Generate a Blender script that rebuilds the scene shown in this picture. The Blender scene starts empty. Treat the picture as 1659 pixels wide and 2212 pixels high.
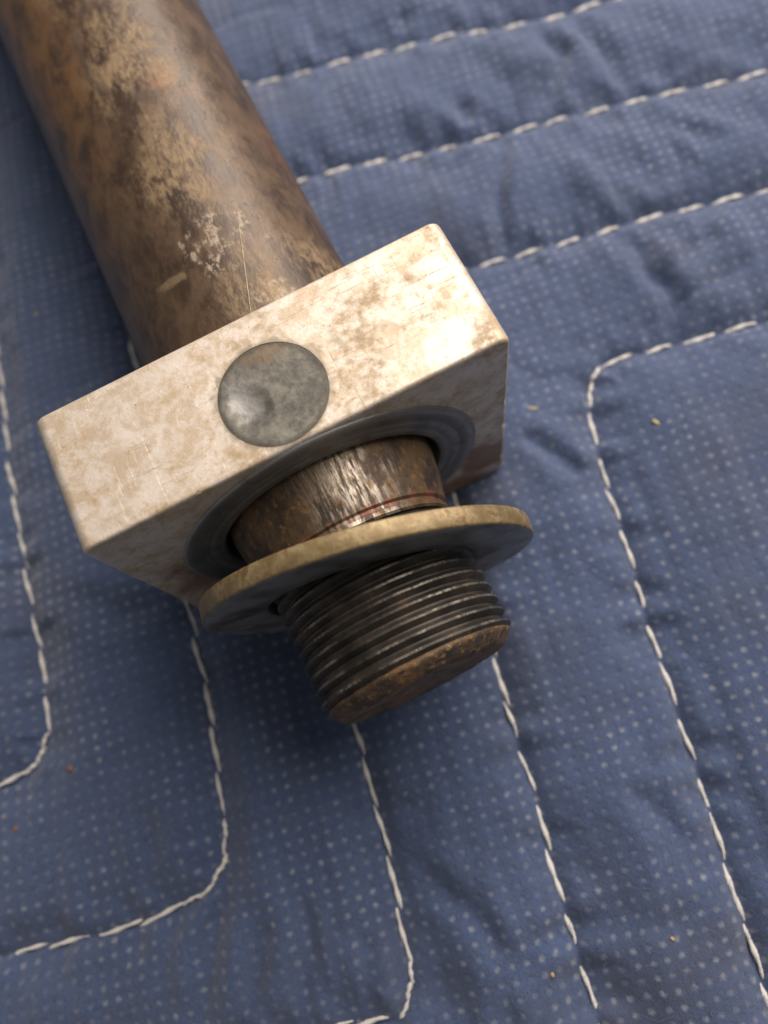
import bpy, bmesh, math, random
import numpy as np
from mathutils import Matrix, Vector

S = bpy.context.scene
COL = S.collection
MM = 0.001
ZOFF = 44.3            # world height (mm) of the block's top-face datum: seam floor of the blanket sits at z = 0

# ---------------------------------------------------------------- camera
cam_d = bpy.data.cameras.new('camera')
cam = bpy.data.objects.new('camera', cam_d)
COL.objects.link(cam)
S.camera = cam
cam_d.sensor_fit = 'HORIZONTAL'
cam_d.sensor_width = 36.0
cam_d.lens = 36.0 * 1703.5 / 1659.0
cam_d.clip_start = 0.002
cam_d.clip_end = 20.0
CAM = np.array([0.5752, -0.7106, 1.5322]) * 50.8
RV = np.array([0.3064, 0.0563, -0.4665])
_a = np.linalg.norm(RV); _k = RV / _a
_K = np.array([[0, -_k[2], _k[1]], [_k[2], 0, -_k[0]], [-_k[1], _k[0], 0]])
CR = np.eye(3) + math.sin(_a) * _K + (1 - math.cos(_a)) * _K @ _K
m4 = Matrix([list(CR[i]) + [(CAM[i] + (ZOFF if i == 2 else 0)) * MM] for i in range(3)] + [[0, 0, 0, 1]])
cam.matrix_world = m4
cam_d.dof.use_dof = True
cam_d.dof.focus_distance = 0.0935
cam_d.dof.aperture_fstop = 17.0

# ---------------------------------------------------------------- light: two ceiling lamps of a workshop, dim room
world = bpy.data.worlds.new('World')
S.world = world
world.use_nodes = True
bg = world.node_tree.nodes['Background']
bg.inputs['Color'].default_value = (1.0, 0.975, 0.95, 1)
bg.inputs['Strength'].default_value = 0.19

def area(name, direction, dist, size, power, color):
    ld = bpy.data.lights.new(name, 'AREA')
    ld.shape = 'RECTANGLE'
    ld.size, ld.size_y = size
    ld.energy = power
    ld.color = color
    o = bpy.data.objects.new(name, ld)
    COL.objects.link(o)
    d = Vector(direction).normalized()
    t = Vector((0.03, 0.02, 0.03))
    o.location = t + d * dist
    o.rotation_euler = d.to_track_quat('Z', 'Y').to_euler()
    return o
area('ceiling_lamp', (0.60, 0.34, 0.72), 0.37, (0.40, 0.40), 3.55, (1.0, 0.89, 0.78))
area('ceiling_lamp_far', (0.50, 0.76, 0.42), 0.9, (0.22, 0.3), 2.0, (1.0, 0.92, 0.82))

S.view_settings.view_transform = 'Standard'
S.view_settings.look = 'None'
S.view_settings.exposure = 0.0
S.view_settings.gamma = 1.0
S.render.engine = 'CYCLES'

rng = np.random.default_rng(7)
random.seed(7)

# ================================================================ helpers
def link(o, parent=None):
    COL.objects.link(o)
    if parent is not None:
        o.parent = parent
    return o

def thing(name, label, cat, loc_mm, group=None):
    o = bpy.data.objects.new(name, None)
    COL.objects.link(o)
    o.empty_display_size = 0.01
    o.location = Vector(loc_mm) * MM
    o['label'] = label; o['category'] = cat
    if group: o['group'] = group
    return o

def mesh_obj(name, verts, faces, mats, parent=None, smooth=True, uv=None, mat_idx=None):
    """verts in mm (local to the thing's origin)"""
    me = bpy.data.meshes.new(name)
    me.from_pydata((np.asarray(verts) * MM).tolist(), [], faces if isinstance(faces, list) else faces.tolist())
    for m in (mats if isinstance(mats, (list, tuple)) else [mats]):
        me.materials.append(m)
    if smooth:
        me.polygons.foreach_set('use_smooth', [True] * len(me.polygons))
    if mat_idx is not None:
        me.polygons.foreach_set('material_index', mat_idx)
    if uv is not None:
        lay = me.uv_layers.new(name='UVMap')
        vi = np.zeros(len(me.loops), dtype=np.int32)
        me.loops.foreach_get('vertex_index', vi)
        lay.data.foreach_set('uv', np.asarray(uv)[vi].ravel().astype(np.float32))
    me.update()
    o = bpy.data.objects.new(name, me)
    return link(o, parent)

class N:
    """small node-graph helper"""
    def __init__(s, name):
        s.m = bpy.data.materials.new(name)
        s.m.use_nodes = True
        s.t = s.m.node_tree
        s.b = s.t.nodes['Principled BSDF']
        s.out = s.t.nodes['Material Output']
    def put(s, sock, v):
        if v is None: return
        if isinstance(v, bpy.types.NodeSocket): s.t.links.new(v, sock)
        elif isinstance(v, (tuple, list)):
            if len(sock.default_value) == 4 and len(v) == 3: v = (*v, 1)
            sock.default_value = v
        else: sock.default_value = v
    def node(s, typ, **kw):
        n = s.t.nodes.new(typ)
        for k, v in kw.items(): setattr(n, k, v)
        return n
    def obj(s, scale=(1000, 1000, 1000), loc=(0, 0, 0), rot=(0, 0, 0)):
        c = s.node('ShaderNodeTexCoord')
        return s.mapping(c.outputs['Object'], scale, loc, rot)
    def uv(s, scale=(1, 1, 1)):
        c = s.node('ShaderNodeTexCoord')
        return s.mapping(c.outputs['UV'], scale)
    def mapping(s, v, scale=(1, 1, 1), loc=(0, 0, 0), rot=(0, 0, 0)):
        n = s.node('ShaderNodeMapping')
        s.put(n.inputs['Vector'], v)
        n.inputs['Scale'].default_value = scale
        n.inputs['Location'].default_value = loc
        n.inputs['Rotation'].default_value = rot
        return n.outputs['Vector']
    def noise(s, v, scale, detail=4, rough=0.55, dist=0.0, color=False):
        n = s.node('ShaderNodeTexNoise')
        s.put(n.inputs['Vector'], v)
        n.inputs['Scale'].default_value = scale
        n.inputs['Detail'].default_value = detail
        n.inputs['Roughness'].default_value = rough
        n.inputs['Distortion'].default_value = dist
        return n.outputs['Color' if color else 'Fac']
    def voronoi(s, v, scale, feature='F1'):
        n = s.node('ShaderNodeTexVoronoi', feature=feature)
        s.put(n.inputs['Vector'], v)
        n.inputs['Scale'].default_value = scale
        return n.outputs['Distance']
    def math(s, op, a, b=None, c=None, clamp=False):
        n = s.node('ShaderNodeMath', operation=op, use_clamp=clamp)
        for i, x in enumerate((a, b, c)): s.put(n.inputs[i], x)
        return n.outputs[0]
    def step(s, x, lo, hi):
        n = s.node('ShaderNodeMapRange', interpolation_type='SMOOTHSTEP')
        s.put(n.inputs['Value'], x)
        n.inputs['From Min'].default_value = lo
        n.inputs['From Max'].default_value = hi
        return n.outputs['Result']
    def mix(s, a, b, f):
        n = s.node('ShaderNodeMix', data_type='RGBA')
        s.put(n.inputs[0], f); s.put(n.inputs[6], a); s.put(n.inputs[7], b)
        return n.outputs[2]
    def mixf(s, a, b, f):
        n = s.node('ShaderNodeMix', data_type='FLOAT')
        s.put(n.inputs[0], f); s.put(n.inputs[2], a); s.put(n.inputs[3], b)
        return n.outputs[0]
    def sep(s, v):
        n = s.node('ShaderNodeSeparateXYZ'); s.put(n.inputs[0], v)
        return n.outputs
    def blob(s, v, c, r, warp=None, soft=0.5):
        """1 inside an ellipse centre c radii r (mm), edge broken up by a warp noise 0..1"""
        d = s.mapping(v, tuple(1 / x for x in r), tuple(-a / x for a, x in zip(c, r)))
        n = s.node('ShaderNodeVectorMath', operation='LENGTH'); s.put(n.inputs[0], d)
        q = n.outputs['Value']
        if warp is not None:
            q = s.math('ADD', q, s.math('MULTIPLY_ADD', warp, 2.4, -1.2))
        return s.math('SUBTRACT', 1.0, s.step(q, 1 - soft, 1 + soft * .5))
    def bump(s, h, strength=0.3, dist=0.0002, normal=None):
        n = s.node('ShaderNodeBump')
        s.put(n.inputs['Height'], h)
        n.inputs['Strength'].default_value = strength
        n.inputs['Distance'].default_value = dist
        if normal is not None: s.put(n.inputs['Normal'], normal)
        return n.outputs['Normal']
    def done(s, color, rough=0.5, metal=0.0, normal=None, spec=None, **kw):
        s.put(s.b.inputs['Base Color'], color)
        s.put(s.b.inputs['Roughness'], rough)
        s.put(s.b.inputs['Metallic'], metal)
        if normal is not None: s.put(s.b.inputs['Normal'], normal)
        if spec is not None: s.put(s.b.inputs['Specular IOR Level'], spec)
        for k, v in kw.items(): s.put(s.b.inputs[k], v)
        return s.m

# ================================================================ materials
def mat_fabric():
    n = N('blue_nonwoven_fabric')
    v = n.obj()
    warp = n.noise(v, 0.12, 2, .5, color=True)
    vw = n.node('ShaderNodeVectorMath', operation='MULTIPLY_ADD')
    n.put(vw.inputs[0], warp); vw.inputs[1].default_value = (1.5, 1.5, 0); n.put(vw.inputs[2], v)
    g = n.mapping(vw.outputs[0], (1 / 2.02, 1 / 1.90, 0), (0, 0, 0), (0, 0, math.radians(10.6)))
    fl = n.node('ShaderNodeVectorMath', operation='FLOOR'); n.put(fl.inputs[0], g)
    fr = n.node('ShaderNodeVectorMath', operation='FRACTION'); n.put(fr.inputs[0], g)
    sb = n.node('ShaderNodeVectorMath', operation='SUBTRACT'); n.put(sb.inputs[0], fr.outputs[0]); sb.inputs[1].default_value = (.5, .5, 0)
    ml = n.node('ShaderNodeVectorMath', operation='MULTIPLY'); n.put(ml.inputs[0], sb.outputs[0]); ml.inputs[1].default_value = (1, 1, 0)
    ln = n.node('ShaderNodeVectorMath', operation='LENGTH'); n.put(ln.inputs[0], ml.outputs[0])
    wn = n.node('ShaderNodeTexWhiteNoise', noise_dimensions='2D'); n.put(wn.inputs['Vector'], fl.outputs[0])
    fib = n.noise(n.mapping(v, (1, 1, 1), (0, 0, 0), (0, 0, .6)), 2.2, 5, .65, 1.5)
    fib2 = n.noise(n.mapping(v, (2.6, .5, 1), (0, 0, 0), (0, 0, -.25)), 2.0, 4, .6, .6)
    edge = n.math('MULTIPLY_ADD', n.noise(v, 3.2, 4, .65), 0.42, ln.outputs['Value'])
    dot = n.math('SUBTRACT', 1.0, n.step(edge, 0.27, 0.53))
    fade = n.step(n.noise(v, 0.085, 5, .65), 0.38, 0.60)
    amt = n.math('MULTIPLY', dot, n.math('MULTIPLY', n.math('MULTIPLY_ADD', wn.outputs['Value'], .65, .35), n.math('MULTIPLY_ADD', fade, .75, .25)))
    big = n.noise(v, 0.035, 3, .5)
    base = n.mix((0.034, 0.055, 0.122), (0.061, 0.090, 0.178), n.step(fib, .3, .7))
    base = n.mix(base, (0.095, 0.122, 0.205), n.math('MULTIPLY', n.step(fib2, .5, .75), .55))
    base = n.mix(base, (0.055, 0.066, 0.112), n.math('MULTIPLY', n.step(big, .5, .7), .6))
    col = n.mix(base, (0.27, 0.29, 0.36), n.math('MULTIPLY', amt, .62))
    h = n.math('ADD', n.math('MULTIPLY', fib, .8), n.math('ADD', n.math('MULTIPLY', fib2, .6), n.math('MULTIPLY', dot, -.7)))
    nor = n.bump(h, .75, .0003)
    return n.done(col, 0.85, 0, nor, .25, **{'Sheen Weight': .25, 'Sheen Roughness': .5})

def mat_thread():
    n = N('white_sewing_thread')
    v = n.obj((1, 1, 1))
    u = n.uv()
    w = n.node('ShaderNodeTexWave', wave_type='BANDS', bands_direction='DIAGONAL')
    n.put(w.inputs['Vector'], u); w.inputs['Scale'].default_value = 2.2; w.inputs['Distortion'].default_value = 1.0
    ns = n.noise(u, 6, 3)
    col = n.mix((0.40, 0.39, 0.385), (0.69, 0.67, 0.65), n.step(n.math('ADD', w.outputs['Fac'], n.math('MULTIPLY', ns, .6)), .2, .9))
    return n.done(col, 0.6, 0, n.bump(w.outputs['Fac'], .5, .0001), .3)

def mat_fuzz():
    n = N('blue_lint_fibre')
    return n.done((0.11, 0.135, 0.215), 0.7, 0, None, .3)

def mat_block():
    n = N('stained_aluminium')
    v = n.obj()
    x, y, z = n.sep(v)[:3]
    a = n.noise(v, .21, 9, .68, .3)
    b = n.noise(v, 1.0, 7, .68)
    c = n.noise(v, 3.0, 4, .6)
    col = n.mix((0.57, 0.50, 0.44), (0.71, 0.65, 0.59), n.step(b, .2, .8))
    g1 = n.noise(v, .24, 9, .70, .6)
    col = n.mix(col, (0.47, 0.37, 0.265), n.math('MULTIPLY', n.step(n.math('ADD', n.math('MULTIPLY', g1, .65), n.math('MULTIPLY', b, .35)), .44, .58), .85))
    g0 = n.noise(n.mapping(v, (1, .8, 1)), .13, 6, .65, .5)
    stain = n.math('MULTIPLY', n.step(n.math('ADD', n.math('MULTIPLY', g0, .6), n.math('MULTIPLY', a, .4)), .46, .62), n.step(n.math('ADD', n.math('MULTIPLY', b, .6), n.math('MULTIPLY', a, .4)), .40, .60))
    col = n.mix(col, (0.34, 0.25, 0.15), n.math('MULTIPLY', stain, .95))
    speck = n.step(n.math('ADD', n.math('MULTIPLY', b, .5), n.math('MULTIPLY', c, .5)), .59, .66)
    col = n.mix(col, (0.20, 0.14, 0.07), n.math('MULTIPLY', speck, .7))
    # scratches and handling marks
    sc1 = n.noise(n.mapping(v, (.10, 2.6, 1), (0, 0, 0), (0, 0, .35)), 1.6, 4, .6)
    sc2 = n.noise(n.mapping(v, (2.2, .09, 1), (0, 0, 0), (0, 0, .5)), 1.6, 4, .6)
    scr = n.math('MAXIMUM', n.step(sc1, .60, .68), n.step(sc2, .62, .70))
    scr = n.math('MULTIPLY', scr, n.step(n.noise(v, .12, 3), .42, .6))
    col = n.mix(col, (0.40, 0.34, 0.27), n.math('MULTIPLY', scr, .55))
    grit = n.step(n.noise(v, 2.1, 6, .72), .57, .68)
    col = n.mix(col, (0.30, 0.22, 0.13), n.math('MULTIPLY', grit, n.math('MULTIPLY_ADD', n.step(g0, .42, .6), .6, .18)))
    # dirt packed round the plug and along the front edge
    pc0 = n.mapping(v, (1, 1, 0), (-.15, 2.0, 0))
    pl0 = n.node('ShaderNodeVectorMath', operation='LENGTH'); n.put(pl0.inputs[0], pc0)
    dring = n.math('SUBTRACT', 1, n.step(n.math('MULTIPLY_ADD', n.noise(v, .6, 5, .65), -3.0, pl0.outputs['Value']), 4.7, 5.7))
    col = n.mix(col, (0.24, 0.20, 0.145), n.math('MULTIPLY', dring, .8))
    # brown oil stains on the front face
    w = n.noise(v, .22, 5, .6)
    f1 = n.blob(v, (22.5, -16.84 / 2, 9), (4.5, 3, 7), w, .5)
    f1b = n.blob(v, (15, -16.84 / 2, 3), (9, 3, 4), w, .5)
    f2 = n.blob(v, (-18.5, -16.84 / 2, 17), (7.0, 3, 12), w, .6)
    fr = n.math('MAXIMUM', n.math('MAXIMUM', f1, f1b), f2)
    col = n.mix(col, (0.16, 0.075, 0.03), n.math('MULTIPLY', fr, .85))
    # scored arc beside the plug
    pc = n.mapping(v, (1, 1, 0), (-0.2, 1.4, 0))
    pl = n.node('ShaderNodeVectorMath', operation='LENGTH'); n.put(pl.inputs[0], pc)
    ring = n.math('MULTIPLY', n.math('SUBTRACT', 1, n.step(n.math('ABSOLUTE', n.math('SUBTRACT', pl.outputs['Value'], 9.2)), .2, .7)), n.step(n.noise(v, .2, 2), .5, .62))
    col = n.mix(col, (0.33, 0.30, 0.22), n.math('MULTIPLY', ring, .5))
    rough = n.mixf(.47, .68, stain)
    met = n.mixf(.42, .10, n.math('MAXIMUM', stain, fr))
    h = n.math('ADD', n.math('MULTIPLY', b, .6), n.math('ADD', n.math('MULTIPLY', c, .5), n.math('MULTIPLY', n.math('ADD', speck, scr), -.6)))
    return n.done(col, rough, met, n.bump(h, .45, .00014), .5)

def mat_bushing():
    n = N('grey_bearing_steel')
    v = n.obj()
    x, y, z = n.sep(v)[:3]
    rad = n.math('SQRT', n.math('ADD', n.math('MULTIPLY', x, x), n.math('POWER', n.math('ADD', z, -21.385), 2.0)))
    a = n.noise(v, .18, 5, .6)
    rr = n.node('ShaderNodeCombineXYZ'); n.put(rr.inputs[0], rad)
    rings = n.noise(rr.outputs[0], 1.1, 4, .7)
    col = n.mix((0.13, 0.13, 0.13), (0.30, 0.295, 0.285), n.step(n.math('ADD', n.math('MULTIPLY', rings, .6), n.math('MULTIPLY', a, .4)), .4, .62))
    col = n.mix(col, (0.11, 0.09, 0.075), n.math('MULTIPLY', n.step(a, .52, .68), .7))
    return n.done(col, .42, .6, n.bump(rings, .2, .0001), .5)

def mat_plug():
    n = N('dull_grey_plug')
    v = n.obj()
    a = n.noise(v, .35, 6, .65)
    b = n.noise(v, 1.3, 5, .6)
    col = n.mix((0.088, 0.084, 0.076), (0.185, 0.176, 0.152), n.step(n.math('ADD', n.math('MULTIPLY', a, .55), n.math('MULTIPLY', b, .45)), .38, .62))
    bare_or_lit = n.blob(v, (-3.3, -1.0, 42.3), (1.9, 2.7, 3), n.noise(v, .5, 3), .5)  # lit wall of the dimple painted in as a paler, smoother oval
    col = n.mix(col, (0.30, 0.295, 0.30), n.math('MULTIPLY', bare_or_lit, .6))
    br = n.blob(v, (1.2, 3.2, 42.3), (3.2, 1.7, 3), n.noise(v, .4, 4), .5)
    col = n.mix(col, (0.17, 0.12, 0.075), n.math('MULTIPLY', br, .65))
    pr = n.mapping(v, (1, 1, 0), (-.15, 2.0, 0))
    pq = n.node('ShaderNodeVectorMath', operation='LENGTH'); n.put(pq.inputs[0], pr)
    rimd = n.step(n.math('MULTIPLY_ADD', n.noise(v, .7, 5, .65), 2.2, pq.outputs['Value']), 6.6, 7.3)
    col = n.mix(col, (0.06, 0.052, 0.042), n.math('MULTIPLY', rimd, .75))
    return n.done(col, n.mixf(.60, .46, bare_or_lit), .3, n.bump(n.math('ADD', a, b), .6, .00012), .4)

def mat_shaft():
    n = N('rusty_brown_shaft')
    u = n.uv()                          # x = arc length (mm, 0 on top), y = mm along the axis
    big = n.noise(n.mapping(u, (1, .6, 1)), .055, 4, .55)
    mid = n.noise(n.mapping(u, (1.3, .75, 1)), .19, 7, .66, .3)
    fine = n.noise(n.mapping(u, (1.6, .7, 1)), .8, 6, .68)
    strk = n.noise(n.mapping(u, (2.2, .16, 1)), .6, 5, .6)
    x, y, z = n.sep(u)[:3]
    up = n.step(n.math('MULTIPLY_ADD', big, 40, y), 62, 100)       # more orange further along
    col = n.mix((0.043, 0.027, 0.019), (0.088, 0.057, 0.039), n.step(mid, .35, .65))
    rz = n.math('MAXIMUM', n.blob(u, (-12, 84, 0), (8, 34, 9), big, .9), n.math('MAXIMUM', n.blob(u, (4.8, 61, 0), (2.6, 3.5, 9), mid, .7), n.blob(u, (18, 50, 0), (2, 7, 9), mid, .9)))
    rustm = n.math('MULTIPLY', n.step(n.math('ADD', n.math('MULTIPLY', mid, .8), n.math('MULTIPLY', strk, .2)), .36, .58), n.math('MULTIPLY_ADD', rz, .9, .08))
    col = n.mix(col, (0.18, 0.080, 0.025), n.math('MULTIPLY', rustm, .7))
    # tan scale: patchy, most of it on the upper side
    w = n.noise(u, .13, 4, .6)
    zone = n.math('MAXIMUM', n.blob(u, (1.5, 47, 0), (6.5, 9, 9), w, .7),
           n.math('MAXIMUM', n.blob(u, (2.0, 68, 0), (7, 10, 9), w, .7),
           n.math('MAXIMUM', n.blob(u, (13, 26, 0), (5, 6, 9), w, .7),
           n.math('MAXIMUM', n.blob(u, (3.0, 24, 0), (4, 5, 9), w, .7), n.blob(u, (2, 95, 0), (9, 16, 9), w, .7)))))
    tanm = n.math('MULTIPLY', n.step(n.math('ADD', n.math('MULTIPLY', mid, .45), n.math('MULTIPLY', fine, .55)), .42, .60), n.math('MULTIPLY_ADD', zone, .72, .12))
    col = n.mix(col, (0.235, 0.168, 0.095), tanm)
    # pale flakes
    fw = n.noise(u, .34, 6, .7)
    fl = n.math('MAXIMUM', n.blob(u, (2.8, 33.6, 0), (5.6, 3.8, 9), fw, .25),
         n.math('MAXIMUM', n.blob(u, (5.4, 22.2, 0), (3.0, 2.0, 9), n.noise(u, .2, 4), .3), n.blob(u, (.4, 29.4, 0), (2.0, 2.4, 9), fw, .25)))
    fl = n.math('MULTIPLY', fl, n.step(n.math('ADD', n.math('MULTIPLY', fine, .5), n.math('MULTIPLY', n.noise(u, .42, 5, .6), .5)), .49, .60))
    col = n.mix(col, (0.36, 0.29, 0.225), n.math('MULTIPLY', fl, .85))
    sc = n.blob(n.mapping(u, (1, 1, 1), (0, 0, 0), (0, 0, .15)), (-10.5, 29.6, 0), (2.8, .7, 9), n.noise(u, .9, 5, .65), .5)
    col = n.mix(col, (0.30, 0.22, 0.13), n.math('MULTIPLY', sc, .45))
    # dark drawn arc
    ac = n.mapping(u, (1 / 7.5, 1 / 11.0, 0), (-3.2 / 7.5, -69.5 / 11.0, 0))
    al = n.node('ShaderNodeVectorMath', operation='LENGTH'); n.put(al.inputs[0], ac)
    arc = n.math('SUBTRACT', 1, n.step(n.math('ABSOLUTE', n.math('SUBTRACT', n.math('MULTIPLY_ADD', w, .35, al.outputs['Value']), 1.17)), .03, .13))
    arc = n.math('MULTIPLY', arc, n.step(mid, .42, .56))
    col = n.mix(col, (0.035, 0.032, 0.030), n.math('MULTIPLY', arc, .5))
    pit = n.step(fine, .62, .70)
    col = n.mix(col, (0.03, 0.02, 0.014), n.math('MULTIPLY', pit, .6))
    rough = n.mixf(.36, .62, n.math('MAXIMUM', tanm, fl))
    rough = n.math('ADD', rough, n.math('MULTIPLY_ADD', strk, .2, -.1))
    h = n.math('ADD', n.math('MULTIPLY', mid, .7), n.math('ADD', n.math('MULTIPLY', fine, .5), n.math('MULTIPLY', n.math('MAXIMUM', fl, tanm), .35)))
    return n.done(col, rough, .18, n.bump(n.math('ADD', h, n.math('MULTIPLY', pit, -.5)), .5, .0002), .36)

def mat_neck():
    n = N('worn_neck_steel')
    u = n.uv()
    st = n.noise(n.mapping(u, (2.4, .45, 1), (0, 0, 0), (0, 0, -.12)), .62, 6, .65)
    mid = n.noise(u, .22, 6, .62)
    fine = n.noise(n.mapping(u, (2, .6, 1)), 1.2, 5, .65)
    col = n.mix((0.040, 0.026, 0.017), (0.125, 0.077, 0.036), n.step(mid, .36, .62))
    w = n.noise(u, .2, 4, .6)
    zone = n.blob(u, (3.0, -4.5, 0), (5.5, 7, 9), w, .8)
    bare_or_lit = n.math('MULTIPLY', n.step(n.math('ADD', n.math('MULTIPLY', st, .65), n.math('MULTIPLY', mid, .35)), .44, .58), zone)
    col = n.mix(col, (0.56, 0.50, 0.43), n.math('MULTIPLY', bare_or_lit, .9))
    dk = n.blob(u, (6.2, -3.2, 0), (1.6, 2.4, 9), n.noise(u, .5, 4, .6), .4)
    col = n.mix(col, (0.055, 0.028, 0.018), n.math('MULTIPLY', dk, .9))
    col = n.mix(col, (0.045, 0.028, 0.016), n.math('MULTIPLY', n.step(fine, .58, .68), .8))
    y = n.sep(u)[1]
    red = n.math('MULTIPLY', n.step(n.math('MULTIPLY_ADD', mid, 2.4, y), -6.9, -7.6), n.step(n.noise(n.mapping(u, (1, .5, 1)), .25, 4), .42, .52))
    col = n.mix(col, (0.21, 0.070, 0.040), n.math('MULTIPLY', n.math('SUBTRACT', 1, n.step(n.math('ABSOLUTE', n.math('ADD', y, 7.4)), .35, .8)), n.math('MULTIPLY', n.step(n.noise(n.mapping(u, (1, .4, 1)), .4, 5, .65), .44, .58), .8)))
    col = n.mix(col, (0.24, 0.13, 0.045), n.math('MULTIPLY', n.step(n.noise(u, .75, 6, .7), .54, .64), .75))
    met = n.mixf(.15, .7, bare_or_lit)
    return n.done(col, n.mixf(.5, .33, bare_or_lit), met, n.bump(n.math('ADD', st, fine), .45, .00018), .5)

def mat_screw():
    n = N('dark_threaded_steel')
    v = n.obj()
    u = n.uv()
    x, y, z = n.sep(v)[:3]
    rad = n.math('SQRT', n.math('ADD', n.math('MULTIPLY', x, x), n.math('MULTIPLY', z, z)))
    a = n.noise(u, .2, 6, .62)
    f = n.noise(n.mapping(u, (1.4, 1, 1)), 1.4, 5, .65)
    col = n.mix((0.020, 0.017, 0.014), (0.055, 0.046, 0.038), n.step(a, .35, .62))
    crest = n.step(n.math('MULTIPLY_ADD', f, .5, rad), 13.0, 13.13)  # worn bare crests, their thin highlight lines painted into the colour
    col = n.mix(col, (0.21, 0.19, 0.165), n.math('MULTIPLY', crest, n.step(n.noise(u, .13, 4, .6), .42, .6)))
    rust = n.math('MULTIPLY', n.step(n.math('ADD', n.math('MULTIPLY', a, .5), n.math('MULTIPLY', f, .5)), .55, .64), .7)
    col = n.mix(col, (0.15, 0.085, 0.04), rust)
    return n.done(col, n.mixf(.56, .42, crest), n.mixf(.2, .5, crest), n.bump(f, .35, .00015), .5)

def mat_tip():
    n = N('rusty_rod_end')
    v = n.obj()
    a = n.noise(v, .3, 6, .65)
    f = n.noise(v, 1.2, 6, .65)
    col = n.mix((0.050, 0.034, 0.024), (0.125, 0.078, 0.042), n.step(a, .38, .6))
    col = n.mix(col, (0.32, 0.20, 0.09), n.math('MULTIPLY', n.step(f, .54, .66), .6))
    col = n.mix(col, (0.24, 0.115, 0.038), n.math('MULTIPLY', n.step(n.noise(v, .16, 6, .65), .50, .64), .6))
    return n.done(col, .6, .2, n.bump(n.math('ADD', a, f), .6, .0003), .4)

def mat_washer_edge():
    n = N('yellowed_zinc_edge')
    v = n.obj()
    a = n.noise(v, .28, 6, .65)
    f = n.noise(v, 1.1, 5, .65)
    col = n.mix((0.165, 0.115, 0.052), (0.31, 0.245, 0.135), n.step(a, .4, .6))
    col = n.mix(col, (0.15, 0.085, 0.032), n.math('MULTIPLY', n.step(n.math('ADD', n.math('MULTIPLY', f, .5), n.math('MULTIPLY', a, .5)), .48, .60), .9))
    return n.done(col, .46, .35, n.bump(f, .4, .00015), .5)

def mat_washer_face():
    n = N('grey_zinc_face')
    v = n.obj()
    a = n.noise(v, .16, 6, .62)
    f = n.noise(v, .9, 5, .65)
    col = n.mix((0.15, 0.145, 0.14), (0.27, 0.27, 0.27), n.step(a, .38, .6))
    col = n.mix(col, (0.085, 0.062, 0.045), n.math('MULTIPLY', n.step(n.noise(v, .11, 5), .5, .62), .75))
    return n.done(col, n.mixf(.38, .55, a), .55, n.bump(f, .25, .0001), .5)

def mat_plain(name, c, rough=.7):
    n = N(name)
    v = n.obj()
    k = n.noise(v, 2.0, 4)
    return n.done(n.mix(tuple(x * .6 for x in c), c, n.step(k, .35, .6)), rough, 0, n.bump(k, .5, .0002), .3)

M = dict(fabric=mat_fabric(), thread=mat_thread(), fuzz=mat_fuzz(), block=mat_block(), bush=mat_bushing(), plug=mat_plug(),
         shaft=mat_shaft(), neck=mat_neck(), screw=mat_screw(), tip=mat_tip(), wedge=mat_washer_edge(), wface=mat_washer_face())

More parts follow.
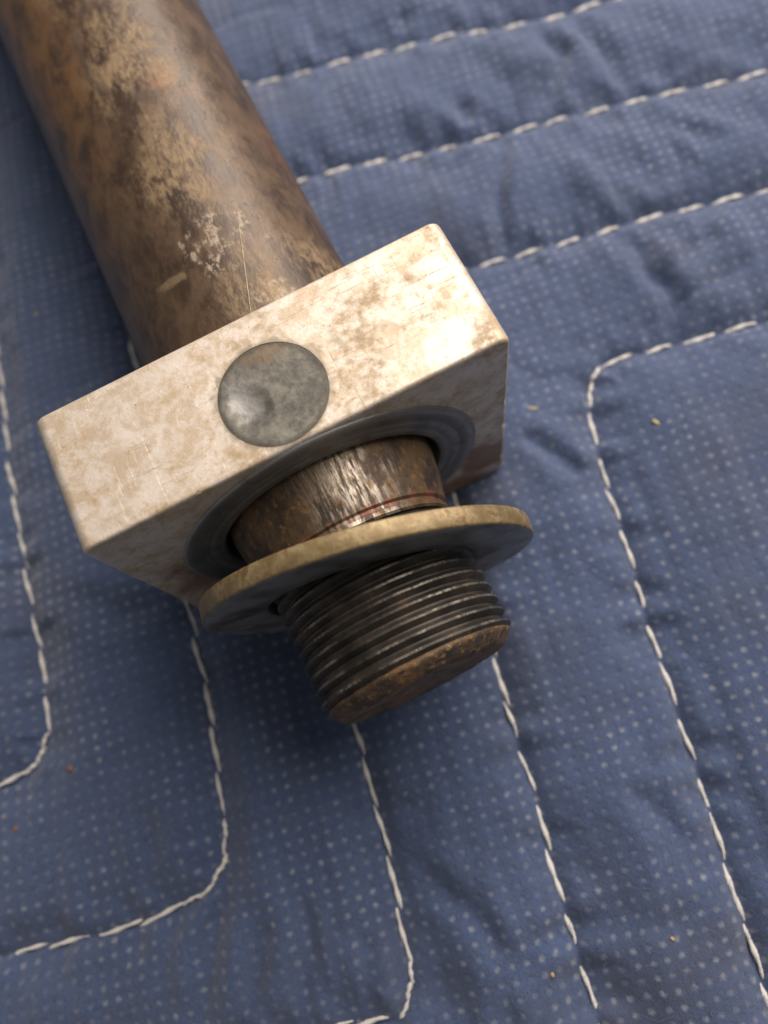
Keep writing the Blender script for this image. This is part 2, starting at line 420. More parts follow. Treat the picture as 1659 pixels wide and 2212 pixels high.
# ================================================================ blanket
# seam lines in mm on the blanket plane (x, y), measured from the photograph's perspective
SEAM_Z = -44.3
SEAMS = [
    ([(238.0,39.4),(112.8,74.2),(103.5,76.3),(93.2,79.5),(84.8,83.5),(76.8,85.7),(67.8,88.2),(56.9,91.0),(45.8,94.8),(17.6,103.4),(14.9,102.8),(13.1,100.7),(3.8,48.3),(-3.6,5.4),(-4.6,-1.2),(-5.2,-6.7),(-6.9,-12.9),(-8.3,-19.2),(-9.9,-25.8),(-12.2,-33.3),(-15.3,-36.3),(-19.1,-37.3),(-25.8,-36.9),(-32.8,-35.7),(-41.9,-33.6),(-48.9,-31.8),(-243.0,16.6)], (99.7, 77.23)),
    ([(251.6,10.2),(126.3,44.9),(120.0,46.9),(113.6,48.8),(107.0,51.2),(99.5,53.0),(92.5,55.0),(85.7,56.6),(79.3,58.1),(71.9,60.4),(65.2,62.4),(58.6,64.7),(51.9,67.1),(45.6,68.2),(36.6,70.8),(33.8,70.1),(31.9,68.0),(12.8,-24.9),(11.8,-31.1),(10.7,-36.7),(9.6,-42.1),(8.6,-47.7),(6.9,-53.5),(6.2,-57.0),(5.2,-60.2),(3.6,-61.7),(1.4,-63.2),(-4.2,-61.1),(-199.1,-16.1)], (89.47, 55.94)),
    ([(240.2,-11.4),(115.0,23.4),(109.2,24.9),(102.4,26.9),(95.3,28.8),(88.4,30.1),(81.2,31.7),(74.3,33.2),(66.2,35.0),(55.7,37.5),(52.9,36.8),(50.9,34.6),(42.7,-0.6),(36.6,-24.5),(35.6,-28.6),(33.9,-35.3),(32.9,-40.6),(32.0,-46.4),(30.7,-51.3),(29.2,-57.2),(28.1,-62.5),(27.0,-67.6),(25.9,-73.7),(23.5,-84.4),(22.0,-87.0),(19.4,-88.5),(-195.0,-39.0)], (91.8, 29.37)),
    ([(216.6,-28.7),(100.7,2.3),(96.3,3.4),(91.2,4.8),(86.6,5.8),(82.0,6.7),(77.9,7.8),(74.5,8.5),(72.2,7.6),(70.3,5.8),(68.6,2.1),(66.2,-4.3),(64.5,-10.1),(63.3,-15.5),(62.0,-21.1),(59.7,-27.6),(58.4,-33.1),(57.4,-38.0),(56.4,-42.0),(55.1,-47.8),(53.8,-53.4),(52.5,-58.9),(51.1,-63.5),(49.9,-69.3),(47.8,-75.7),(47.2,-79.9),(40.7,-109.2),(37.6,-111.7),(-176.8,-62.2)], (65.87, -3.46)),
    ([(249.2,78.2),(2.5,146.6),(-1.3,147.7),(-20.4,57.7),(-23.6,42.1),(-25.9,28.1),(-27.0,19.6),(-28.7,9.3),(-29.9,2.4),(-32.2,-6.0),(-35.6,-9.0),(-38.6,-9.5),(-41.7,-9.1),(-207.3,29.1)], (-28.5, 8.24)),
    ([(196.7,-52.5),(94.3,-25.1),(89.6,-27.9),(55.8,-180.2)], (90.47, -24.02))]

CREASES = [   # soft folds pressed into the padding (path in mm, width, depth)
    ([(-14.1,-35.6),(-16.7,-40.4),(-23.1,-52.1)], 1.5, 2.0),
    ([(-9.8,-43.9),(-13.0,-48.6),(-17.1,-54.8)], 1.3, 1.0),
    ([(-3.6,-43.1),(-6.0,-50.4),(-10.5,-57.7)], 1.3, 0.9),
    ([(1.8,-49.5),(-0.2,-56.8),(-1.8,-61.5)], 1.3, 0.7),
    ([(81.1,54.1),(74.7,45.1),(69.9,33.5)], 1.3, 1.1),
    ([(92.4,41.5),(92.4,30.2),(88.9,25.0),(89.9,14.5),(88.2,9.2)], 1.7, 1.3),
    ([(100.2,78.7),(99.3,66.0),(94.4,62.5),(90.3,57.1)], 1.6, 1.4),
    ([(104.9,25.0),(100.2,19.9),(91.7,15.0)], 1.4, 1.0),
    ([(77.7,67.9),(77.5,61.0)], 1.5, 1.0),
    ([(104.9,73.0),(106.0,61.6),(104.7,52.7)], 1.7, 1.1),
    ([(56.6,3.8),(59.8,-1.7),(60.8,-8.2)], 1.6, 1.2),
    ([(-20.8,13.5),(-14.1,6.7),(-6.6,4.5)], 2.0, 1.0),
    ([(106.9,45.3),(109.6,37.8),(112.0,32.9)], 1.6, 0.8),
    ([(12.1,-47.7),(16.7,-54.4),(18.6,-62.8)], 1.7, 0.9),
    ([(43.2,-49.7),(45.9,-55.0),(46.4,-61.1)], 1.8, 0.7),
    ([(-21.5,-21.6),(-22.1,-29.1),(-25.6,-34.3)], 1.8, 0.8),
    ([(61.6,93.7),(61.1,86.0)], 1.6, 1.0),
    ([(78.7,93.3),(78.6,85.1)], 1.6, 1.0)]
PITCH = 7.0

def resample_len(P):
    P = np.asarray(P, float)
    d = np.linalg.norm(np.diff(P, axis=0), axis=1)
    return P, np.concatenate([[0], np.cumsum(d)])
SP = []
for P, ph in SEAMS:
    P, s = resample_len(P)
    g = np.asarray(ph, float)
    best = (1e9, 0)
    for i in range(len(P) - 1):
        a, b = P[i], P[i + 1]; L = s[i + 1] - s[i]
        t = min(max(np.dot(g - a, b - a) / (L * L), 0), 1)
        d = np.linalg.norm(a + t * (b - a) - g)
        if d < best[0]: best = (d, s[i] + t * L)
    SP.append((P, s, best[1] % PITCH))

def lattice_noise(x, y, seed):
    r = np.random.default_rng(seed)
    T = r.random((256, 256))
    xi = np.floor(x).astype(int); yi = np.floor(y).astype(int)
    fx = x - xi; fy = y - yi
    fx = fx * fx * fx * (fx * (fx * 6 - 15) + 10); fy = fy * fy * fy * (fy * (fy * 6 - 15) + 10)
    g = lambda i, j: T[i % 256, j % 256]
    return (g(xi, yi) * (1 - fx) + g(xi + 1, yi) * fx) * (1 - fy) + (g(xi, yi + 1) * (1 - fx) + g(xi + 1, yi + 1) * fx) * fy - .5

BA = math.radians(-102.5)          # direction of the long seams
BD = np.array([math.cos(BA), math.sin(BA)]); BN = np.array([-BD[1], BD[0]])

def fabric_height(x, y):
    """height in mm above the seam floor"""
    d = np.full(x.shape, 1e9); sa = np.zeros(x.shape)
    for P, s, ph in SP:
        for i in range(len(P) - 1):
            a = P[i]; e = P[i + 1] - a; L2 = e @ e
            t = np.clip(((x - a[0]) * e[0] + (y - a[1]) * e[1]) / L2, 0, 1)
            q = np.hypot(x - a[0] - t * e[0], y - a[1] - t * e[1])
            m = q < d
            d[m] = q[m]; sa[m] = (s[i] + t * math.sqrt(L2) - ph)[m]
    amp = 3.0 + 1.3 * lattice_noise(x / 26, y / 26, 3)
    h = amp * (1 - np.exp(-d / 3.6))
    u = x * BD[0] + y * BD[1]; v = x * BN[0] + y * BN[1]
    far = 1 - np.exp(-(d / 3.0) ** 2)
    # puckers that run off the seam between the stitches
    h += np.exp(-d / 2.6) * (0.0 + 0.10 * np.cos(2 * math.pi * sa / PITCH) * (d > -1))
    h += 1.5 * np.exp(-((d - 2.6) / 2.8) ** 2) * lattice_noise(sa / 2.9 + 11, d / 9, 17)
    # soft folds along the long seams, strongest in front of the rod
    zone = np.exp(-(((x + 8) / 20) ** 2 + ((y + 62) / 26) ** 2))
    h += far * (0.6 + 3.6 * zone) * lattice_noise(v / 5.2, u / 34, 5)
    h += far * (0.35 + 1.6 * zone) * lattice_noise(v / 2.3 + 40, u / 18, 6)
    # oblique creases behind the block
    zb = np.exp(-(((x - 95) / 40) ** 2 + ((y - 58) / 38) ** 2))
    p1 = x * .93 + y * .36; p2 = -x * .36 + y * .93
    h += far * (0.4 + 2.6 * zb) * lattice_noise(p1 / 6.5, p2 / 17, 8)
    wv = 1.6 * lattice_noise(x / 6, y / 6, 75); wu = 1.6 * lattice_noise(x / 6 + 30, y / 6, 76)
    for pts, wid, dep in CREASES:
        dm = np.full(x.shape, 1e9); tm = np.zeros(x.shape); Lt = len(pts) - 1
        for i in range(Lt):
            a = np.array(pts[i]); e = np.array(pts[i + 1]) - a
            t_ = np.clip(((x + wu - a[0]) * e[0] + (y + wv - a[1]) * e[1]) / (e @ e), 0, 1)
            q_ = np.hypot(x + wu - a[0] - t_ * e[0], y + wv - a[1] - t_ * e[1])
            m_ = q_ < dm; dm[m_] = q_[m_]; tm[m_] = ((i + t_) / Lt)[m_]
        env = np.clip(np.minimum(tm, 1 - tm) * 4 + .25, 0, 1)
        h -= far * dep * env * (np.exp(-(dm / wid) ** 2) - .45 * np.exp(-((dm - 2.2 * wid) / (1.1 * wid)) ** 2))
    c2 = lattice_noise(v / 11 + 3, u / 42, 72); h -= far * (.15 + 1.7 * zone) * np.exp(-(c2 / .07) ** 2)
    c3 = lattice_noise(x / 24, y / 20, 73); h -= .35 * far * np.exp(-(c3 / .07) ** 2)
    h += 0.6 * far * lattice_noise(x / 7, y / 7, 9) + 0.16 * lattice_noise(x / 2.4, y / 2.4, 10) + .07 * lattice_noise(x / 1.1, y / 1.1, 12)
    # dents under the block and the washer
    def smin(a, b, k=.8):
        t = np.clip(.5 + .5 * (b - a) / k, 0, 1)
        return b * (1 - t) + a * t - k * t * (1 - t)
    dx = np.maximum(np.maximum(-x, x - 50.8), 0); dy = np.maximum(np.maximum(-y, y - 16.84), 0)
    h = smin(h, (-42.77 - .1 - SEAM_Z) + .42 * np.hypot(dx, dy))
    wx, wy = x - 25.1, y + 11.4
    c_, s_ = math.cos(.187), math.sin(.187)
    wl = wx * c_ - wy * s_; wt = wx * s_ + wy * c_
    wz = -22.15 - np.sqrt(np.maximum(21.9 ** 2 - np.minimum(np.abs(wl), 21.9) ** 2, 0)) - SEAM_Z
    h = smin(h, wz - .15 + .5 * np.maximum(np.abs(wt) - 1.2, 0))
    return h

def axis_coords(lo, hi, f0, f1, fine, outer):
    mid = np.arange(f0, f1 + 1e-6, fine)
    def grow(a, end):
        out = []; st = fine
        while (a < end):
            st = min(st * 1.18, outer); a += st; out.append(a)
        return out
    right = grow(f1, hi)
    left = [-q for q in grow(-f0, -lo)][::-1]
    return np.array(left + list(mid) + right)

# work in a frame turned with the picture so that the fine cells cover what is seen
CA = math.radians(-26.5); ca, sa_ = math.cos(CA), math.sin(CA)
gu = axis_coords(-330, 330, -104, 104, 0.36, 9); gv = axis_coords(-330, 380, -100, 146, 0.36, 9)
CX, CY = 22.0, 8.0
U, V = np.meshgrid(gu, gv, indexing='ij')
X = CX + U * ca - V * sa_; Y = CY + U * sa_ + V * ca
Hh = fabric_height(X.ravel(), Y.ravel())
nu, nv = len(gu), len(gv)
vx = np.stack([X.ravel(), Y.ravel(), Hh], -1)
ii, jj = np.meshgrid(np.arange(nu - 1), np.arange(nv - 1), indexing='ij')
k = (ii * nv + jj).ravel()
quads = np.stack([k, k + nv, k + nv + 1, k + 1], -1).astype(np.int32)

blanket = thing('moving_blanket', 'dark blue quilted blanket with white stitched seams under all the metal pieces', 'blanket', (0, 0, 0))
me = bpy.data.meshes.new('fabric')
me.vertices.add(len(vx)); me.vertices.foreach_set('co', (vx * MM).ravel().astype(np.float32))
me.loops.add(quads.size); me.loops.foreach_set('vertex_index', quads.ravel())
me.polygons.add(len(quads))
me.polygons.foreach_set('loop_start', np.arange(0, quads.size, 4, dtype=np.int32))
me.polygons.foreach_set('use_smooth', np.ones(len(quads), dtype=bool))
me.update(calc_edges=True)
me.materials.append(M['fabric'])
link(bpy.data.objects.new('fabric', me), blanket)

# stitches: short arched lengths of thread, their ends diving into the cloth
def stitch_mesh(var):
    r = np.random.default_rng(100 + var)
    nl, na = 13, 8
    vs, fs, uv = [], [], []
    bend = r.uniform(-.22, .22); w0 = r.uniform(.32, .41); tw = r.uniform(0, 3)
    for i in range(nl):
        t = i / (nl - 1); s = t * 2 - 1
        e = 1 - abs(s) ** 4
        rad = w0 * (.45 + .55 * e) * (1 + r.uniform(-.07, .07))
        zc = .17 - .27 * abs(s) ** 3.2
        yc = bend * (1 - s * s) + r.uniform(-.03, .03)
        rot = tw + t * 7.5                      # two-ply twist: a flattened section that turns along the length
        for j in range(na):
            a = 2 * math.pi * j / na
            p, q = rad * 1.12 * math.cos(a), rad * .74 * math.sin(a)
            vs.append((s * .5 * 5.75, yc + p * math.cos(rot) - q * math.sin(rot), zc + p * math.sin(rot) * .8 + q * math.cos(rot)))
            uv.append((t * 5.75, j / na * 3.0))
    for i in range(nl - 1):
        for j in range(na):
            fs.append((i * na + j, i * na + (j + 1) % na, (i + 1) * na + (j + 1) % na, (i + 1) * na + j))
    fs.append(tuple(range(na))[::-1]); fs.append(tuple((nl - 1) * na + j for j in range(na)))
    me = bpy.data.meshes.new('stitch')
    me.from_pydata((np.array(vs) * MM).tolist(), [], fs)
    me.polygons.foreach_set('use_smooth', [True] * len(me.polygons))
    lay = me.uv_layers.new(name='UVMap')
    vi = np.zeros(len(me.loops), dtype=np.int32); me.loops.foreach_get('vertex_index', vi)
    lay.data.foreach_set('uv', np.array(uv)[vi].ravel().astype(np.float32))
    me.materials.append(M['thread']); me.update()
    return me
SM = [stitch_mesh(i) for i in range(6)]

def at_len(P, s, q):
    i = min(max(np.searchsorted(s, q) - 1, 0), len(P) - 2)
    t = (q - s[i]) / (s[i + 1] - s[i])
    return P[i] + t * (P[i + 1] - P[i])
spots = []
for P, s, ph in SP:
    q = ph
    while q + PITCH <= s[-1]:
        dr = at_len(P, s, q + PITCH) - at_len(P, s, q)
        g = .08 if abs(dr[0]) > abs(dr[1]) * 1.5 and at_len(P, s, q)[0] > 40 else -.06       # cross seams show gaps, long seams hardly any
        q0, q1 = q + (g + random.uniform(-.02, .03)) * PITCH, q + (1 - g + random.uniform(-.03, .02)) * PITCH
        q += PITCH
        ab = [(q0, q1)]
        mid = at_len(P, s, (q0 + q1) / 2)
        a = at_len(P, s, q0); b = at_len(P, s, q1)
        if np.linalg.norm(mid - (a + b) / 2) > .45:          # the thread bends round a corner: shorter bites
            ab = [(q0, (q0 * 2 + q1) / 3 + .3), ((q0 * 2 + q1) / 3 - .3, (q0 + q1 * 2) / 3 + .3), ((q0 + q1 * 2) / 3 - .3, q1)]
        for k0, k1 in ab:
            a = at_len(P, s, k0); b = at_len(P, s, k1); c = (a + b) / 2
            lu = (c[0] - CX) * ca + (c[1] - CY) * sa_; lv = -(c[0] - CX) * sa_ + (c[1] - CY) * ca
            if abs(lu) < 112 and -112 < lv < 150:
                spots.append((a, b, c))
cc = np.array([c for _, _, c in spots])
zz = fabric_height(cc[:, 0].copy(), cc[:, 1].copy())
for i, (a, b, c) in enumerate(spots):
    d = b - a
    o = bpy.data.objects.new('stitch', SM[random.randrange(6)])
    link(o, blanket)
    o.location = Vector((c[0], c[1], max(zz[i], -.4) + .16)) * MM
    fl = math.pi if random.random() < .5 else 0
    o.rotation_euler = (random.uniform(-.15, .15), random.uniform(-.03, .03), math.atan2(d[1], d[0]) + fl + (.10 if np.linalg.norm(d) > 5 else 0) + random.uniform(-.03, .03))
    o.scale = (np.linalg.norm(d) / 5.75 * random.uniform(.93, 1.03), random.uniform(.88, 1.1), 1)

# loose surface fibres of the nonwoven cloth
nf = 14000
lu = rng.uniform(-95, 95, nf); lv = rng.uniform(-95, 130, nf)
fx0 = CX + lu * ca - lv * sa_; fy0 = CY + lu * sa_ + lv * ca
fz0 = fabric_height(fx0.copy(), fy0.copy())
ang = rng.uniform(0, 2 * math.pi, nf); ln = rng.uniform(.8, 3.0, nf); cur = rng.normal(0, .5, nf); hi = rng.uniform(.05, .55, nf)
fv, ff = [], []
for i in range(nf):
    base = len(fv); a = ang[i]; px, py = fx0[i], fy0[i]
    for kx in range(5):
        t = kx / 4
        zc = fz0[i] + hi[i] * math.sin(math.pi * t) + .03
        rad = .017
        nx_, ny_ = -math.sin(a), math.cos(a)
        fv.append((px + nx_ * rad, py + ny_ * rad, zc)); fv.append((px - nx_ * rad, py - ny_ * rad, zc)); fv.append((px, py, zc + rad * 1.6))
        px += math.cos(a) * ln[i] / 4; py += math.sin(a) * ln[i] / 4; a += cur[i]
    for kx in range(4):
        q = base + kx * 3
        for j in range(3):
            ff.append((q + j, q + (j + 1) % 3, q + 3 + (j + 1) % 3, q + 3 + j))
o = mesh_obj('surface_fibre', fv, ff, M['fuzz'], blanket)
o['kind'] = 'stuff'

# ================================================================ block
BW, BT, BH = 52.1, 17.5, 42.77
bx0, by0, bz0 = 25.45, BT / 2, -BH + ZOFF       # thing's base
RX, RZ = 25.83, -21.39                            # rod axis
block = thing('slide_block', 'pale tan stained metal block with a grey round plug, threaded on the rod', 'block', (bx0, by0, bz0))

def bm_to(name, bm, mats, parent, angle=35):
    me = bpy.data.meshes.new(name)
    bm.to_mesh(me); bm.free()
    for m in (mats if isinstance(mats, (list, tuple)) else [mats]): me.materials.append(m)
    me.polygons.foreach_set('use_smooth', [True] * len(me.polygons))
    me.set_sharp_from_angle(angle=math.radians(angle))
    o = bpy.data.objects.new(name, me)
    return link(o, parent)

bm = bmesh.new()
bmesh.ops.create_cube(bm, size=1.0)
for v in bm.verts:
    v.co = Vector((v.co.x * BW, v.co.y * BT, (v.co.z + .5) * BH)) * MM
ed = [e for e in bm.edges if abs((e.verts[0].co - e.verts[1].co).y) > 1e-4]
bmesh.ops.bevel(bm, geom=ed, offset=1.5 * MM, segments=5, profile=.5, affect='EDGES')
ed = [e for e in bm.edges if len(e.link_faces) == 2 and e.calc_face_angle(0) > math.radians(50)]
bmesh.ops.bevel(bm, geom=ed, offset=.5 * MM, segments=3, profile=.5, affect='EDGES')
body = bm_to('body', bm, M['block'], block)

def cyl_cutter(name, r, p0, p1, seg=96):
    b = bmesh.new()
    d = Vector(p1) - Vector(p0)
    bmesh.ops.create_cone(b, cap_ends=True, segments=seg, radius1=r * MM, radius2=r * MM, depth=d.length * MM,
                          matrix=Matrix.Translation((Vector(p0) + Vector(p1)) / 2 * MM) @ d.to_track_quat('Z', 'Y').to_matrix().to_4x4())
    me = bpy.data.meshes.new(name); b.to_mesh(me); b.free()
    return bpy.data.objects.new(name, me)
def nick_cutter():
    b = bmesh.new()
    r = random.Random(3)
    X2, Y2 = BW / 2, BT / 2
    for i in range(15):
        e = r.random(); rad = r.uniform(1.4, 3.2); dep = r.uniform(.05, .13)
        if e < .45: p = (r.uniform(-X2 + 2, X2 - 2), -Y2, BH)
        elif e < .6: p = (r.uniform(-X2 + 2, X2 - 2), Y2, BH)
        elif e < .8: p = (X2, -Y2, r.uniform(4, BH - 3))
        else: p = (r.choice((-X2, X2)), r.uniform(-Y2 + 1, Y2 - 1), BH)
        c = Vector(p); n_ = Vector((0 if abs(p[0]) < X2 else math.copysign(1, p[0]), 0 if abs(p[1]) < Y2 else math.copysign(1, p[1]), 0 if p[2] < BH else 1)).normalized()
        in_ = .21 if abs(p[0]) < X2 else .45
        c = c - n_ * in_ + n_ * (rad - dep)
        bmesh.ops.create_icosphere(b, subdivisions=2, radius=rad * MM, matrix=Matrix.Translation(c * MM) @ Matrix.Rotation(r.random() * 6, 4, 'X'))
    me = bpy.data.meshes.new('nicks'); b.to_mesh(me); b.free()
    return bpy.data.objects.new('nicks', me)
def cut(target, cutters):
    for c in cutters:
        COL.objects.link(c); c.parent = target.parent
        md = target.modifiers.new('cut', 'BOOLEAN'); md.operation = 'DIFFERENCE'; md.solver = 'EXACT'; md.object = c; md.use_self = c.name.startswith('nicks')
    bpy.context.view_layer.update()
    dg = bpy.context.evaluated_depsgraph_get()
    me = bpy.data.meshes.new_from_object(target.evaluated_get(dg))
    target.modifiers.clear()
    old = target.data; target.data = me; me.name = old.name
    bpy.data.meshes.remove(old)
    for c in cutters:
        m_ = c.data; bpy.data.objects.remove(c); bpy.data.meshes.remove(m_)
    me.polygons.foreach_set('use_smooth', [True] * len(me.polygons))
    me.set_sharp_from_angle(angle=math.radians(32))
    w = target.modifiers.new('weighted_normal', 'WEIGHTED_NORMAL'); w.keep_sharp = True
HX, HZ = RX - bx0, RZ + ZOFF - bz0                # bore axis in block coordinates
PX, PY = 25.6 - bx0, 6.75 - by0                   # plug centre
cut(body, [cyl_cutter('bore', 15.75, (HX, -BT, HZ), (HX, BT, HZ)),
           nick_cutter(),
           cyl_cutter('plug_seat', 6.35, (PX, PY, BH - .9), (PX, PY, BH + 3), 72)])

def lathe(prof, seg, center, axis='y', close=True, jitter=0.0, seed=1):
    """prof: list of (radius, along) ; revolve about axis through centre; returns verts, faces, uv(arc, along)"""
    prof = np.asarray(prof, float); r = np.random.default_rng(seed)
    th = np.linspace(0, 2 * math.pi, seg + 1)
    vs, uv = [], []
    for (rd, al) in prof:
        for t in th:
            if axis == 'y': vs.append((center[0] + rd * math.sin(t), al, center[2] + rd * math.cos(t)))
            else: vs.append((center[0] + rd * math.cos(t), center[1] + rd * math.sin(t), al))
            uv.append((((t + math.pi) % (2 * math.pi) - math.pi) * rd, al))
    fs = []
    n1 = seg + 1
    for i in range(len(prof) - 1):
        for j in range(seg):
            q = (i * n1 + j, i * n1 + j + 1, (i + 1) * n1 + j + 1, (i + 1) * n1 + j)
            fs.append(q[::-1] if axis == 'y' else q)
    return np.array(vs), fs, np.array(uv)

# bushing: thin proud flange and a sleeve inside the bore
fr0 = -BT / 2
v, f, uv = lathe([(15.45, fr0 + 12), (15.45, fr0 - .15), (15.6, fr0 - .32), (15.9, fr0 - .38), (18.2, fr0 - .38), (18.35, fr0 - .33), (18.6, fr0 - .33), (18.75, fr0 - .38), (20.55, fr0 - .38), (20.85, fr0 - .30), (20.98, fr0 - .12), (20.98, fr0 + .25)], 128, (HX, 0, HZ))
o = mesh_obj('bushing', v, f, M['bush'], block)
o['label'] = 'grey round bushing face around the bore'
o.data.set_sharp_from_angle(angle=math.radians(50))
# plug with a drilled dimple left of its middle
def plug():
    nr, na = 26, 72
    vs = [(PX, PY, BH - .04)]
    fs = []
    def zf(x, y, r):
        z = BH - .012 - .10 * (1 - (r / 6.3) ** 2)
        dd = math.hypot((x + 3.0) * 1.15, (y + .4) * .92)
        if dd < 3.1: z -= .52 * (1 - (dd / 3.1) ** 2) ** 1.3
        return z
    for i in range(1, nr + 1):
        r = 6.335 * i / nr
        for j in range(na):
            a = 2 * math.pi * j / na
            x, y = r * math.cos(a), r * math.sin(a)
            z = zf(x, y, r) + .09 * float(lattice_noise(np.array([x / 1.3 + 9]), np.array([y / 1.3 + 9]), 61)[0]) - (.04 if i == nr else 0)
            vs.append((PX + x, PY + y, z))
    vs[0] = (PX, PY, zf(0, 0, 0))
    for j in range(na): fs.append((0, 1 + j, 1 + (j + 1) % na))
    for i in range(nr - 1):
        for j in range(na):
            a = 1 + i * na + j; b = 1 + i * na + (j + 1) % na
            fs.append((a, a + na, b + na, b))
    b0 = 1 + (nr - 1) * na; n0 = len(vs)
    for j in range(na):
        x, y, z = vs[b0 + j]; vs.append((x, y, BH - .85))
    for j in range(na): fs.append((b0 + j, n0 + j, n0 + (j + 1) % na, b0 + (j + 1) % na))
    return vs, fs
v, f = plug()
o = mesh_obj('plug', v, f, M['plug'], block)
o['label'] = 'dull grey round plug with a shiny dimple'
o.data.set_sharp_from_angle(angle=math.radians(55))

# ================================================================ rod
rod = thing('steel_rod', 'brown rusted round steel rod with a threaded end, passing through the block', 'rod', (RX, BT, RZ + ZOFF - 16.2))
RB = (RX, BT, RZ + ZOFF - 16.2)
def loc_y(al): return al - BT
# shaft: world y from 16.9 (against the block) to 330
ys = np.concatenate([[17.6, 17.65, 17.95], np.arange(18.6, 120, .8), np.arange(120, 331, 6)])
rs = np.random.default_rng(5)
prof = [(15.6 if i == 0 else (16.0 if i == 1 else 16.2), q) for i, q in enumerate(ys)]
v, f, uv = lathe([(r, q - BT) for r, q in prof], 160, (0, 0, 16.2))
uv[:, 1] += BT
th = uv[:, 0] / 16.2
amp = .05 * lattice_noise(uv[:, 0] / 4 + 50, uv[:, 1] / 6, 21) + .05 * lattice_noise(uv[:, 0] / 1.6 + 50, uv[:, 1] / 2, 22)
rr = np.hypot(v[:, 0], v[:, 2] - 16.2)
amp[np.abs(uv[:, 0]) > 48] = 0
v[:, 0] *= (rr + amp) / rr; v[:, 2] = 16.2 + (v[:, 2] - 16.2) * (rr + amp) / rr
n1 = 161
last = (len(ys) - 1) * n1
f.append(tuple(last + j for j in range(160)))
mesh_obj('shaft', v, f, M['shaft'], rod, uv=uv)
# neck: tapers from the bore to the first thread
np_ = [(14.55, 14.0), (14.55, 1.0), (14.5, 0.0), (14.35, -1.0), (14.1, -2.4), (13.75, -4.0), (13.4, -5.4), (13.15, -6.4), (12.98, -7.1), (12.55, -7.35), (12.5, -7.75), (12.85, -7.95), (12.9, -8.5), (12.6, -8.75)]
v, f, uv = lathe([(r, q - BT) for r, q in np_], 128, (0, 0, 16.2))
uv[:, 1] += BT
o = mesh_obj('neck', v, f, M['neck'], rod, uv=uv)
o.data.set_sharp_from_angle(angle=math.radians(40))
# screw thread, a real helix
TP = 1.66; RMAJ = 12.82; RMIN = 12.02; YE = -26.95; CH = 2.0
seg = 120
prof_t = [(0.0, RMIN), (.07, RMIN), (.24, RMIN + .4), (.41, RMAJ), (.50, RMAJ + .02), (.59, RMAJ), (.76, RMIN + .4), (.93, RMIN)]   # one pitch of a sharp V thread
turns = int((-8.6 - YE) / TP) + 3
vs, uvs, f = [], [], []
npf = len(prof_t)
steps = turns * seg
for kq in range(steps + 1):
    t = 2 * math.pi * kq / seg
    y0 = -8.6 + TP - TP * kq / seg
    for (fr_, r) in prof_t + [(1.0, RMIN)]:
        q = min(max(y0 - fr_ * TP, YE + CH * .30), -8.6)
        cone = 10.75 + (q - YE) * (RMAJ + .1 - 10.75) / CH
        r_ = min(r, cone)
        vs.append((r_ * math.sin(t), q - BT, r_ * math.cos(t)))
        uvs.append((((t + math.pi) % (2 * math.pi) - math.pi) * RMAJ, q))
v = np.array(vs); uvs = np.array(uvs)
nz = .09 * lattice_noise(uvs[:, 0] / 1.1 + 60, uvs[:, 1] / .5 + 60, 31) + .06 * np.minimum(lattice_noise(uvs[:, 0] / .9 + 60, uvs[:, 1] / .4 + 90, 33) + .1, 0)
nz[np.abs(uvs[:, 0]) > 38] = 0
rr = np.hypot(v[:, 0], v[:, 2])
v[:, 0] *= (rr + nz) / rr; v[:, 2] *= (rr + nz) / rr
n1 = npf + 1
for kq in range(steps):
    for j in range(npf):
        a_ = kq * n1 + j
        ya_ = [uvs[a_][1], uvs[a_ + 1][1], uvs[a_ + n1][1], uvs[a_ + n1 + 1][1]]
        if max(ya_) - min(ya_) < 1e-6: continue
        f.append((a_, a_ + n1, a_ + n1 + 1, a_ + 1)[::-1])
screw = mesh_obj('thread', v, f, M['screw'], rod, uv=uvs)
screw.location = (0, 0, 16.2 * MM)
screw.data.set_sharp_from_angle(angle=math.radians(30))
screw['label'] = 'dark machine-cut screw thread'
# rusty chamfered end
pp = [(11.6, YE + CH + .35), (12.2, YE + CH - .1), (12.3, YE + CH - .5), (11.9, YE + 1.15), (11.4, YE + .68), (11.05, YE + .34), (10.75, YE + .14), (10.4, YE + .03), (9.8, YE), (6.5, YE + .02), (3.0, YE + .02), (0.01, YE + .02)]
# widen the cone a touch so that the rust covers the thread run-out
v, f, uv = lathe([(r + .12, q - BT) for r, q in pp], 120, (0, 0, 0))
nz = .16 * lattice_noise(v[:, 0] / 1.5 + 70, v[:, 2] / 1.5 + 70, 41) + .1 * lattice_noise(v[:, 0] / .6 + 70, v[:, 2] / .6 + 90, 42)
v[:, 1] += nz
tip = mesh_obj('rod_end', v, f, M['tip'], rod, uv=uv)
tip.location = (0, 0, 16.2 * MM)
tip['label'] = 'rusty chamfered end of the rod'

# ================================================================ washer
wc = np.array([25.1, -12.43, -22.15 + ZOFF]); wn = np.array([-.1894, -1, -.0342]); wn /= np.linalg.norm(wn)
RO, RI, TH = 21.85, 13.6, 2.43
pro = [(RI, -.25), (RI + .22, 0), (RO - 1.2, 0), (RO - .28, -.02), (RO - .07, -.12), (RO, -.32), (RO, -TH + .25), (RO - .1, -TH + .07), (RO - .3, -TH), (RI + .22, -TH), (RI, -TH + .25), (RI, -.25)]
v, f, uv = lathe([(r, a) for r, a in pro], 144, (0, 0, 0), axis='z')
nz = .05 * lattice_noise(v[:, 0] / 2 + 80, v[:, 1] / 2 + 80, 51)
rr = np.hypot(v[:, 0], v[:, 1]); out = rr > 21
v[out, 0] *= 1 + nz[out] / rr[out]; v[out, 1] *= 1 + nz[out] / rr[out]
mi = []
for i in range(len(pro) - 1): mi += [1 if 3 <= i <= 7 else 0] * 144
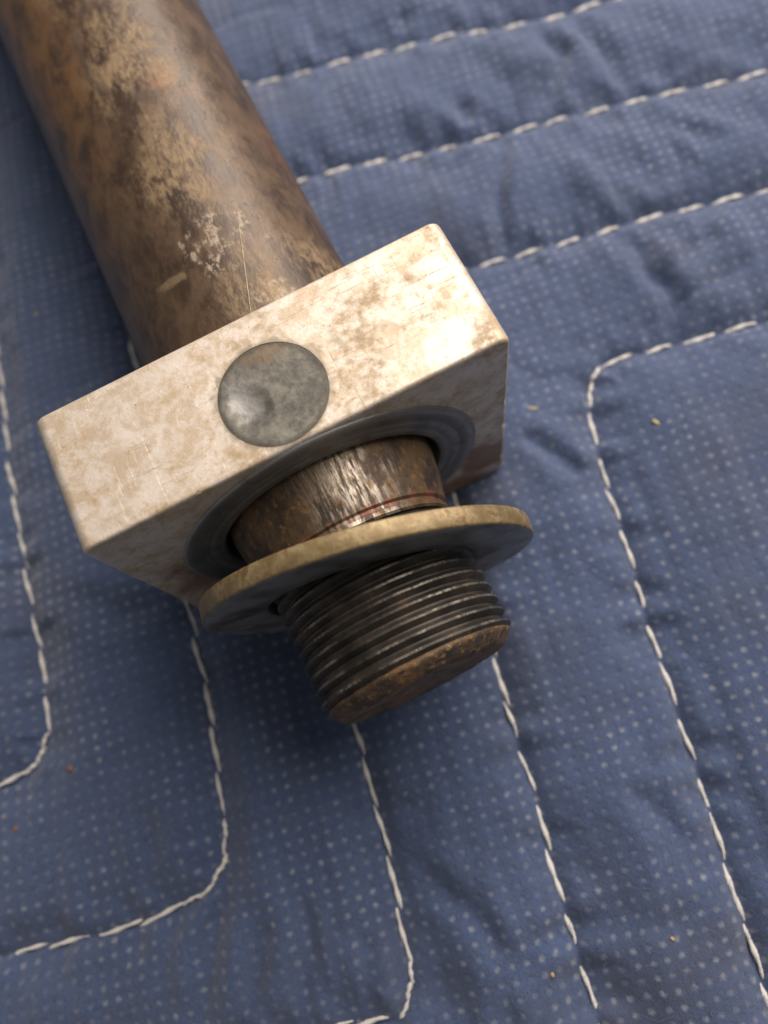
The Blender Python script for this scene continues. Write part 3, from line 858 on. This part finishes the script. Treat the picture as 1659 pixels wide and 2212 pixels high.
washer = mesh_obj('washer', v, f, [M['wface'], M['wedge']], None, mat_idx=mi)
washer.data.set_sharp_from_angle(angle=math.radians(50))
q = Vector(wn).to_track_quat('Z', 'Y')
washer.rotation_mode = 'QUATERNION'; washer.rotation_quaternion = q
washer.location = Vector(wc) * MM
washer['label'] = 'loose flat round washer with yellowed rim, hanging crooked on the thread'
washer['category'] = 'washer'

# ================================================================ small loose things
def crumb(name, label, cat, x, y, size, mat, seed, lift=0.0, stretch=(1, 1, .6), rot=0, group=None):
    b = bmesh.new()
    bmesh.ops.create_icosphere(b, subdivisions=2, radius=1)
    r = np.random.default_rng(seed)
    for vv in b.verts:
        kf = 1 + .45 * float(lattice_noise(np.array([vv.co.x * 1.6 + seed]), np.array([vv.co.y * 1.6 + vv.co.z]), seed)[0]) + r.uniform(-.08, .08)
        vv.co = Vector((vv.co.x * stretch[0], vv.co.y * stretch[1], vv.co.z * stretch[2])) * kf * size * MM
    o = bm_to(name, b, mat, None, 180)
    z = float(fabric_height(np.array([x]), np.array([y]))[0])
    o.location = Vector((x, y, z + size * stretch[2] * .5 + lift)) * MM
    o.rotation_euler = (0, 0, rot)
    o['label'] = label; o['category'] = cat
    if group: o['group'] = group
    return o
m_rust = mat_plain('rust_flake', (0.30, 0.12, 0.03))
m_tan = mat_plain('tan_flake', (0.50, 0.33, 0.17))
m_yel = mat_plain('yellow_lint', (0.50, 0.44, 0.18))
crumb('rust_flake', 'brown rust flake on the blanket at lower left, between two seams', 'flake', -29.14, -12.06, 0.42, m_rust, 1, 0.0, (1, 1, 0.6), 0.00)
crumb('rust_flake', 'tiny orange rust flake near the left border of the blanket', 'flake', -40.03, -16.44, 0.32, m_rust, 2, 0.0, (1, 1, 0.6), 0.00)
crumb('tan_flake', 'tiny tan flake at lower right between the two long seams', 'flake', 23.14, -66.29, 0.30, m_tan, 3, 0.0, (1, 1, 0.6), 0.00)
crumb('tan_flake', 'pale flake on the blanket just left of the outermost right seam', 'flake', 39.42, -68.61, 0.28, m_tan, 4, 0.0, (1, 1, 0.6), 0.00)
crumb('yellow_lint', 'small yellow lint speck inside the stitched corner right of the block', 'lint', 75.57, -5.13, 0.42, m_yel, 5, 0.0, (0.7, 1.5, 0.5), 0.40)
crumb('yellow_lint', 'pale yellow-green lint curl right beside the metal block', 'lint', 60.18, 6.20, 0.42, m_yel, 6, 0.0, (2.2, 0.5, 0.4), -0.60)
crumb('yellow_lint', 'tiny green-yellow lint speck left of the brown rod', 'lint', -8.73, 65.52, 0.32, m_yel, 7, 0.0, (1, 1, 0.6), 0.00)

# hair-fine pale fibre lying along the rod
def strand(name, pts, rad, mat):
    vs, fs = [], []
    P = np.array(pts)
    for i, q in enumerate(P):
        d = P[min(i + 1, len(P) - 1)] - P[max(i - 1, 0)]; d /= np.linalg.norm(d)
        a = np.cross(d, [0, 0, 1]); a /= np.linalg.norm(a); c = np.cross(a, d)
        for j in range(5):
            t = 2 * math.pi * j / 5
            vs.append(q + rad * (a * math.cos(t) + c * math.sin(t)))
    for i in range(len(P) - 1):
        for j in range(5):
            fs.append((i * 5 + j, i * 5 + (j + 1) % 5, i * 5 + 5 + (j + 1) % 5, i * 5 + 5 + j))
    return vs, fs
m_fib = mat_plain('pale_fibre', (0.55, 0.45, 0.30), .5)
pts = []
for i in range(14):
    t = i / 13
    th_ = math.radians(18.5 + (2.0 - 18.5) * t); yy = 34.3 + (17.4 - 34.3) * t * .98
    rr_ = 16.2 + .12
    pts.append((rr_ * math.sin(th_), yy - 34.3, rr_ * math.cos(th_) - 15.3))
v, f = strand('fibre', pts, .055, m_fib)
fb = mesh_obj('fibre', v, f, m_fib)
fb.location = Vector((RX, 34.3, RZ + ZOFF + 15.3)) * MM
fb['label'] = 'hair-thin pale straight fibre lying on the brown rod near the block'; fb['category'] = 'fibre'
